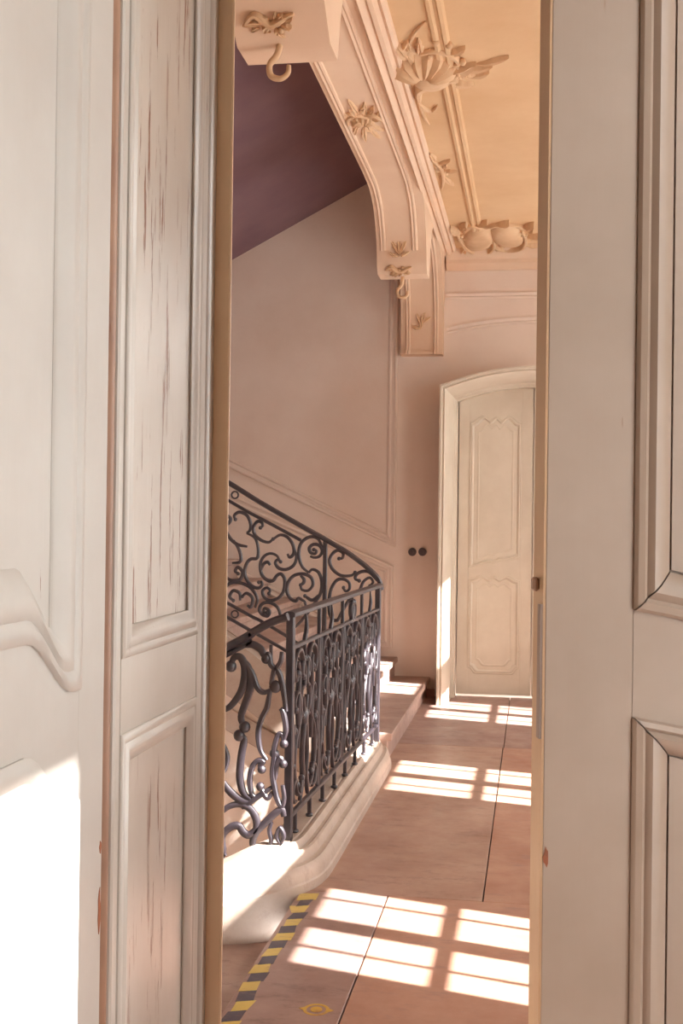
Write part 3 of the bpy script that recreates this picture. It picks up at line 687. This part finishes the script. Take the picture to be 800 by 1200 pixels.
# descending flight
YN = 4.64
fn = Frame((0, YN, 0), X, Z, -Y)
rn = thing('stair_railing', (-1.3, YN, 0), 'iron railing with big acanthus scrolls descending left at the near newel', 'railing', 'wrought iron railing sections')
hh = LOWER_HAND; obj('handrail', bar(fn, [(hh[0][0]-1.1, hh[0][1]-.60)]+hh, .034, .052, sm=4), 'iron', rn, smooth=True)
obj('upper_rail', bar(fn, [(-2.3, .28), (-1.2, .905), (-1.12, .945)], .022, .024, sm=2), 'iron', rn, smooth=True)
obj('bottom_rail', bar(fn, [(-2.3, -.45), (-1.3, .06), (-1.2, .115)], .024, .026, sm=2), 'iron', rn, smooth=True)
ENDB = {'P1': -1, 'P3': 0, 'P4': -1, 'Q1': 0, 'Q4': 0, 'Q6': 0, 'Q9': -1, 'Q14': 0, 'Q7': 0}
for j, (dx, dz) in enumerate(((0, 0), (-.27, -.15), (-.54, -.30))):
    for k, p in LOWER_SCROLLS.items():
        wd = .031 if k in ('P3', 'P4', 'Q9', 'Q3', 'Q1', 'Q10', 'Q11', 'P1') else .023
        if k in ('Q12', 'Q13'): wd = .018
        if j and k in ('Q11', 'Q2', 'P2', 'P6', 'Q8'): continue
        o = obj('scroll', bar(fn, [(a+dx, b+dz) for a, b in p], wd, .024, (.7, .7)), 'iron', rn, smooth=True)
        if k in ENDB:
            e = p[ENDB[k]]; obj('bud', ball(fn(e[0]+dx, e[1]+dz), .024 if k in ('P3', 'P4', 'Q1') else .018), 'iron', o, smooth='all')
    obj('rosette', ball(fn(-.999+dx, .785+dz), .026, (1, .6, 1)), 'iron', rn, smooth='all')
    obj('rosette', ball(fn(-1.0+dx, .52+dz), .02, (1, .6, 1)), 'iron', rn, smooth='all')
    obj('ring', ring(fn, (-1.037+dx, .894+dz), .016, .010, .02), 'iron', rn, smooth=True)

# ------------------------------------------------------------------ stucco ornaments, hooks
def leafmesh(fr, base, tip, wid, rise=.02, curl=.015, n=6, lobes=3):
    """a raised acanthus leaf lying on a plane: rounded back, lobed rim, curling tip"""
    b, t = Vector(base), Vector(tip); d = t-b; L = d.length; d /= L; p = Vector((-d.y, d.x)); v = []
    for i in range(n*2+1):
        s = i/(n*2); w_ = wid*math.sin(math.pi*min(1, s*.93+.07))**.7*(1-.25*(1+math.cos(s*lobes*2*math.pi))*.5)
        h = rise*math.sin(math.pi*(s*.8+.1)) + curl*s*s
        cen = b+d*(L*s)+p*(math.sin(s*3)*wid*.3)
        for u, hh in ((-1, 0), (-.55, .8), (0, .55), (.55, .8), (1, 0)):
            q = cen+p*(w_*u); v.append(fr(q.x, q.y, -.002+h*hh if abs(u) < 1 else -.002))
    f = [(i*5+j, i*5+j+1, (i+1)*5+j+1, (i+1)*5+j) for i in range(n*2) for j in range(4)]
    return v, f
def shell(fr, c, ax, r, n=9, h=.05):
    """fluted rocaille shell"""
    c, ax = Vector(c), Vector(ax).normalized(); p = Vector((-ax.y, ax.x)); v = [fr(c.x, c.y, h*.5)]; R = 5; S = n*4
    for j in range(1, R+1):
        for i in range(S+1):
            t = -1.75+3.5*i/S; rr = r*j/R*(1+.07*math.cos(t*n*1.8)*j/R)
            q = c+ax*(rr*math.cos(t))+p*(rr*.85*math.sin(t))
            hh = h*math.sin(math.pi*(.25+.75*j/R))*(1+.25*math.cos(t*n*1.8)*(j/R))+(.012 if j == R-1 else 0)
            v.append(fr(q.x, q.y, hh if j < R else -.004))
    f = [(0, 1+i, 2+i) for i in range(S)]
    f += [(1+j*(S+1)+i, 1+(j+1)*(S+1)+i, 2+(j+1)*(S+1)+i, 2+j*(S+1)+i) for j in range(R-1) for i in range(S)]
    return v, f
def pillow(fr, c, rx, ry, h, ang=0):
    v = []; R, S = 6, 20; ca, sa = math.cos(ang), math.sin(ang); v.append(fr(c[0], c[1], h))
    for j in range(1, R+1):
        for i in range(S):
            t = 2*math.pi*i/S; k = j/R; x, y = rx*k*math.cos(t), ry*k*math.sin(t)
            v.append(fr(c[0]+x*ca-y*sa, c[1]+x*sa+y*ca, h*math.sqrt(max(0, 1-k**2.4))-.002))
    f = [(0, 1+i, 1+(i+1) % S) for i in range(S)]
    f += [(1+j*S+i, 1+(j+1)*S+i, 1+(j+1)*S+(i+1) % S, 1+j*S+(i+1) % S) for j in range(R-1) for i in range(S)]
    return v, f
def orn(fr, c, label, group=None):
    return thing('stucco_ornament', fr(*c), label, 'ornament', group)
def L(o, fr, *a, **k): return obj('leaf', leafmesh(fr, *a, **k), 'ornament', o, smooth=True)
def S(o, fr, pts, r=.012, dep=.03, tp=(.5, .4)): return obj('scroll', bar(fr, pts, r*2, dep, tp, c=.006), 'ornament', o, smooth=True)
def cluster(o, fr, c, rx, ry, n, seed, ln=(.5, 1.), wd=.014, rise=.018, beads=3):
    """spray of small curling leaves radiating from c, filling an ellipse"""
    rnd = random.Random(seed)
    for i in range(n):
        a = 2*math.pi*(i+rnd.uniform(-.35, .35))/n; r0_, r1_ = rnd.uniform(.15, .5), rnd.uniform(*ln)
        a2 = a+rnd.uniform(-.35, .35)
        obj('leaf', leafmesh(fr, (c[0]+rx*r0_*math.cos(a), c[1]+ry*r0_*math.sin(a)), (c[0]+rx*r1_*math.cos(a2), c[1]+ry*r1_*math.sin(a2)), wd*rnd.uniform(.7, 1.4), rise*rnd.uniform(.6, 1.3), rise*rnd.uniform(0, 1), 5, rnd.choice((2, 3))), 'ornament', o, smooth=True)
    for i in range(beads):
        a = rnd.uniform(0, 6.28); r_ = rnd.uniform(0, .45)
        obj('bead', ball(fr(c[0]+rx*r_*math.cos(a), c[1]+ry*r_*math.sin(a), rise*.5), wd*rnd.uniform(.6, 1)), 'ornament', o, smooth='all')
# big shell by the cornice; plane coordinates are world X and Y on the ceiling
o = orn(fc, (-.5, 5.85), 'large broken stucco shell with trailing leaves on the ceiling moulding', None)
obj('shell', shell(fc, (-.56, 5.88), (.2, -1), .20, 9, .07), 'ornament', o, smooth=True)
obj('cartouche', pillow(fc, (-.52, 5.95), .11, .17, .06, .2), 'ornament', o, smooth='all')
S(o, fc, [(-.62, 6.28), (-.60, 6.10), (-.53, 6.02), (-.44, 5.97), (-.40, 5.99)], .026, .08, (.5, .7))
S(o, fc, [(-.655, 5.55), (-.62, 5.62), (-.60, 5.75), (-.62, 5.92), (-.63, 6.05)], .018, .05)
S(o, fc, [(-.56, 5.66), (-.48, 5.62), (-.41, 5.68), (-.38, 5.78), (-.42, 5.82)], .014, .045)
S(o, fc, [(-.63, 6.3), (-.60, 6.42), (-.56, 6.45), (-.53, 6.38)], .01, .03)
S(o, fc, [(-.625, 6.2), (-.62, 6.5), (-.60, 6.68)], .008, .02)
S(o, fc, [(-.60, 5.55), (-.56, 5.42), (-.50, 5.30)], .008, .02)
L(o, fc, (-.47, 5.95), (-.30, 5.80), .055, .04); L(o, fc, (-.40, 5.88), (-.22, 5.84), .04, .035); L(o, fc, (-.36, 5.98), (-.24, 5.92), .035, .03)
L(o, fc, (-.30, 5.84), (-.14, 5.74), .028, .025); L(o, fc, (-.46, 6.05), (-.32, 6.08), .04, .03); L(o, fc, (-.64, 5.62), (-.60, 5.50), .03, .03)
L(o, fc, (-.44, 5.70), (-.34, 5.60), .03, .03); L(o, fc, (-.62, 5.72), (-.66, 5.52), .03, .05)
for q in ((-.47, 5.5), (-.41, 5.54), (-.36, 5.75), (-.45, 5.8), (-.6, 5.82)): obj('bead', ball(fc(q[0], q[1], .02), .018), 'ornament', o, smooth='all')
cluster(o, fc, (-.56, 5.72), .11, .26, 11, 3, wd=.02, rise=.03)
cluster(o, fc, (-.40, 5.9), .12, .16, 9, 5, wd=.018, rise=.03)
# cartouche at the far end of the ceiling
o = orn(fc, (-.33, 9.45), 'double bulging stucco cartouche above the far door')
obj('cartouche', pillow(fc, (-.45, 9.45), .125, .36, .06, .1), 'ornament', o, smooth='all')
obj('cartouche', pillow(fc, (-.22, 9.38), .135, .34, .055, -.1), 'ornament', o, smooth='all')
S(o, fc, [(-.60, 9.2), (-.58, 9.5), (-.52, 9.78), (-.42, 9.84), (-.34, 9.7), (-.33, 9.5)], .02, .09)
S(o, fc, [(-.34, 9.72), (-.24, 9.80), (-.12, 9.72), (-.08, 9.45), (-.11, 9.2)], .018, .08)
S(o, fc, [(-.58, 9.05), (-.48, 9.0), (-.38, 9.05), (-.28, 8.98), (-.14, 9.02), (-.08, 9.15)], .014, .05)
for b, t in (((-.6, 9.3), (-.64, 9.0)), ((-.58, 9.1), (-.52, 8.9)), ((-.45, 9.0), (-.36, 8.85)), ((-.3, 9.0), (-.2, 8.88)), ((-.1, 9.1), (-.02, 8.95)), ((-.08, 9.4), (.06, 9.3)), ((-.1, 9.6), (.02, 9.62)), ((-.34, 9.75), (-.28, 9.88)), ((-.34, 9.78), (-.42, 9.9)), ((-.55, 9.7), (-.6, 9.85))):
    L(o, fc, b, t, .035, .05, .04)
cluster(o, fc, (-.57, 9.3), .07, .4, 9, 11, wd=.02, rise=.03)
cluster(o, fc, (-.09, 9.3), .08, .4, 9, 12, wd=.02, rise=.03)
cluster(o, fc, (-.33, 9.74), .1, .15, 8, 13, wd=.018, rise=.03)
# small spray by the cornice
o = orn(fc, (-.58, 7.6), 'small stucco sprig beside the long ceiling cornice')
S(o, fc, [(-.64, 7.35), (-.60, 7.5), (-.60, 7.75), (-.63, 8.0)], .012, .03)
for b, t in (((-.62, 7.45), (-.53, 7.35)), ((-.60, 7.6), (-.50, 7.58)), ((-.60, 7.7), (-.54, 7.9)), ((-.63, 7.4), (-.64, 7.2))): L(o, fc, b, t, .022, .022)
cluster(o, fc, (-.59, 7.6), .06, .25, 9, 21, wd=.012, rise=.018)
# soffit spray
fso = Frame((0, 0, 3.65), X, Y, -Z)
o = orn(fso, (-.94, 6.5), 'stucco acanthus clasp halfway along the arch soffit')
obj('shell', shell(fso, (-.95, 6.52), (0, -1), .075, 7, .03), 'ornament', o, smooth=True)
S(o, fso, [(-1.04, 6.55), (-1.02, 6.42), (-.96, 6.38), (-.92, 6.45)], .012, .035); S(o, fso, [(-.84, 6.5), (-.87, 6.4), (-.93, 6.4)], .012, .035)
for b, t in (((-.96, 6.45), (-.98, 6.15)), ((-.94, 6.45), (-.90, 6.2)), ((-1.0, 6.5), (-1.05, 6.3)), ((-.9, 6.5), (-.84, 6.35)), ((-.96, 6.6), (-.98, 6.85)), ((-.93, 6.6), (-.89, 6.8)), ((-.99, 6.58), (-1.03, 6.72)), ((-.9, 6.58), (-.85, 6.66))): L(o, fso, b, t, .018, .02, .008)
cluster(o, fso, (-.945, 6.45), .11, .3, 14, 31, wd=.013, rise=.022)
# leaf on the curved end of the arch and on the corbel
fb = Frame((0, 8.215, 0), X, Z, (0, -1, 0))
o = orn(fb, (-.93, 3.3), 'stucco leaf spray on the curved end of the arch')
for b, t in (((-.93, 3.27), (-.93, 3.46)), ((-.935, 3.29), (-.99, 3.40)), ((-.925, 3.29), (-.87, 3.40)), ((-.94, 3.27), (-1.0, 3.30)), ((-.92, 3.27), (-.86, 3.30))):
    L(o, Frame((0, 8.215-.03, 0), X, Z, -Y), b, t, .016, .016, .012)
fk = Frame((0, 9.77, 0), X, Z, -Y)
o = orn(fk, (-.9, 3.1), 'stucco leaf sprig on the corbel under the arch')
for b, t in (((-.93, 3.02), (-.88, 3.2)), ((-.92, 3.06), (-.96, 3.16)), ((-.91, 3.08), (-.84, 3.12)), ((-.93, 3.03), (-1.0, 3.05)), ((-.9, 3.12), (-.86, 3.22))):
    L(o, fk, b, t, .018, .018, .01)
# pendant blocks: ornaments and hooks
def pend(y, z, x0, lab_o, lab_h, sc=1.):
    fp = Frame((0, y, z), X, Vector((0, .8, -.6)), Vector((0, -.6, -.8)))
    o = orn(fp, (x0, 0), lab_o)
    cluster(o, fp, (x0-.01, .025), .12*sc, .06*sc, 16, int(y*10), wd=.012, rise=.022, beads=5)
    S(o, fp, [(x0-.11, .01), (x0-.07, -.02), (x0-.02, .02), (x0+.03, .0), (x0+.07, -.015)], .012, .04)
    zb = z-.09
    obj('ceiling_hook', tube3([(x0+.0, y+.10, zb+.05), (x0-.01, y+.085, zb-.01), (x0-.035, y+.08, zb-.045), (x0-.03, y+.08, zb-.085), (x0+.005, y+.08, zb-.098), (x0+.032, y+.08, zb-.08), (x0+.036, y+.08, zb-.05)], [.013, .013, .012, .012, .011, .010, .008], 8), 'ornament', None, 'all', label=lab_h, cat='hook', group='plastered hooks under the arch')
pend(4.16, 3.238, -.93, 'stucco cluster on the near pendant block of the arch', 'plastered hook under the near pendant block at the top')
pend(8.235, 3.198, -.92, 'stucco cluster under the far pendant block of the arch', 'plastered hook under the far pendant block above the corbel', .8)

# ------------------------------------------------------------------ switches, tape, sticker
for i, (x, z) in enumerate(((-.985, 1.19), (-.90, 1.192))):
    t = thing('light_switch', (x, 9.9, z), ['round dark wall switch farther from the far door', 'round dark wall switch nearer to the far door'][i], 'switch', 'pair of round wall switches')
    fz = Frame((x, 9.9, z), X, Z, -Y)
    c_ = [(.034*math.cos(a*math.pi/12), .034*math.sin(a*math.pi/12)) for a in range(24)]
    obj('plate', prism(fz, c_, 0, .018), 'switch', t, bevel=.004)
    obj('knob', join(prism(fz, [(p*.4, q*.4) for p, q in c_], .018, .028), fz.box(-.004, .004, -.014, .014, .028, .036)), 'switch', t)
random.seed(4)
tp = thing('hazard_tape', (-.83, 3.8, 0), 'worn yellow and black hazard tape along the top stair edge', 'tape')
y = 2.6; k = 0
while y < 4.52:
    l = .075; sk = .035
    fad = random.uniform(-.006, .006)
    jt = lambda m=1.: random.uniform(-.006, .006)*m*(2.2 if y > 4.2 else 1)
    v = [(-.868+fad+jt(), y+jt(.3), 0), (-.815+fad+jt(), y+sk*.6+jt(.3), 0), (-.815+fad+jt(), y+l+sk*.6, 0), (-.868+fad+jt(), y+l, 0)]
    obj('stripe', (v+[(a, b, .0012) for a, b, _ in v], [(0, 1, 2, 3), (4, 5, 6, 7)]+[(q, (q+1) % 4, 4+(q+1) % 4, 4+q) for q in range(4)]), 'tape_yellow' if k % 2 else 'tape_black', tp)
    y += l; k += 1
ff = Frame((-.615, 3.49, 0), X, Y, Z)
tk = thing('floor_sticker', (-.615, 3.49, 0), 'worn yellow oval sticker on the floor beside the tape', 'sticker')
obj('rim', bar(ff, [(.034*math.cos(a*math.pi/12), .038*math.sin(a*math.pi/12)) for a in range(25)], .011, .002, sm=0), 'sticker', tk)
obj('centre', prism(ff, [(.018*math.cos(a*math.pi/8), .02*math.sin(a*math.pi/8)) for a in range(16)], 0, .0012), 'sticker', tk)
for s_ in (-1, 1):
    obj('arrow', prism(ff, [(s_*.035, .012), (s_*.052, .0), (s_*.035, -.012)], 0, .0012), 'sticker', tk)
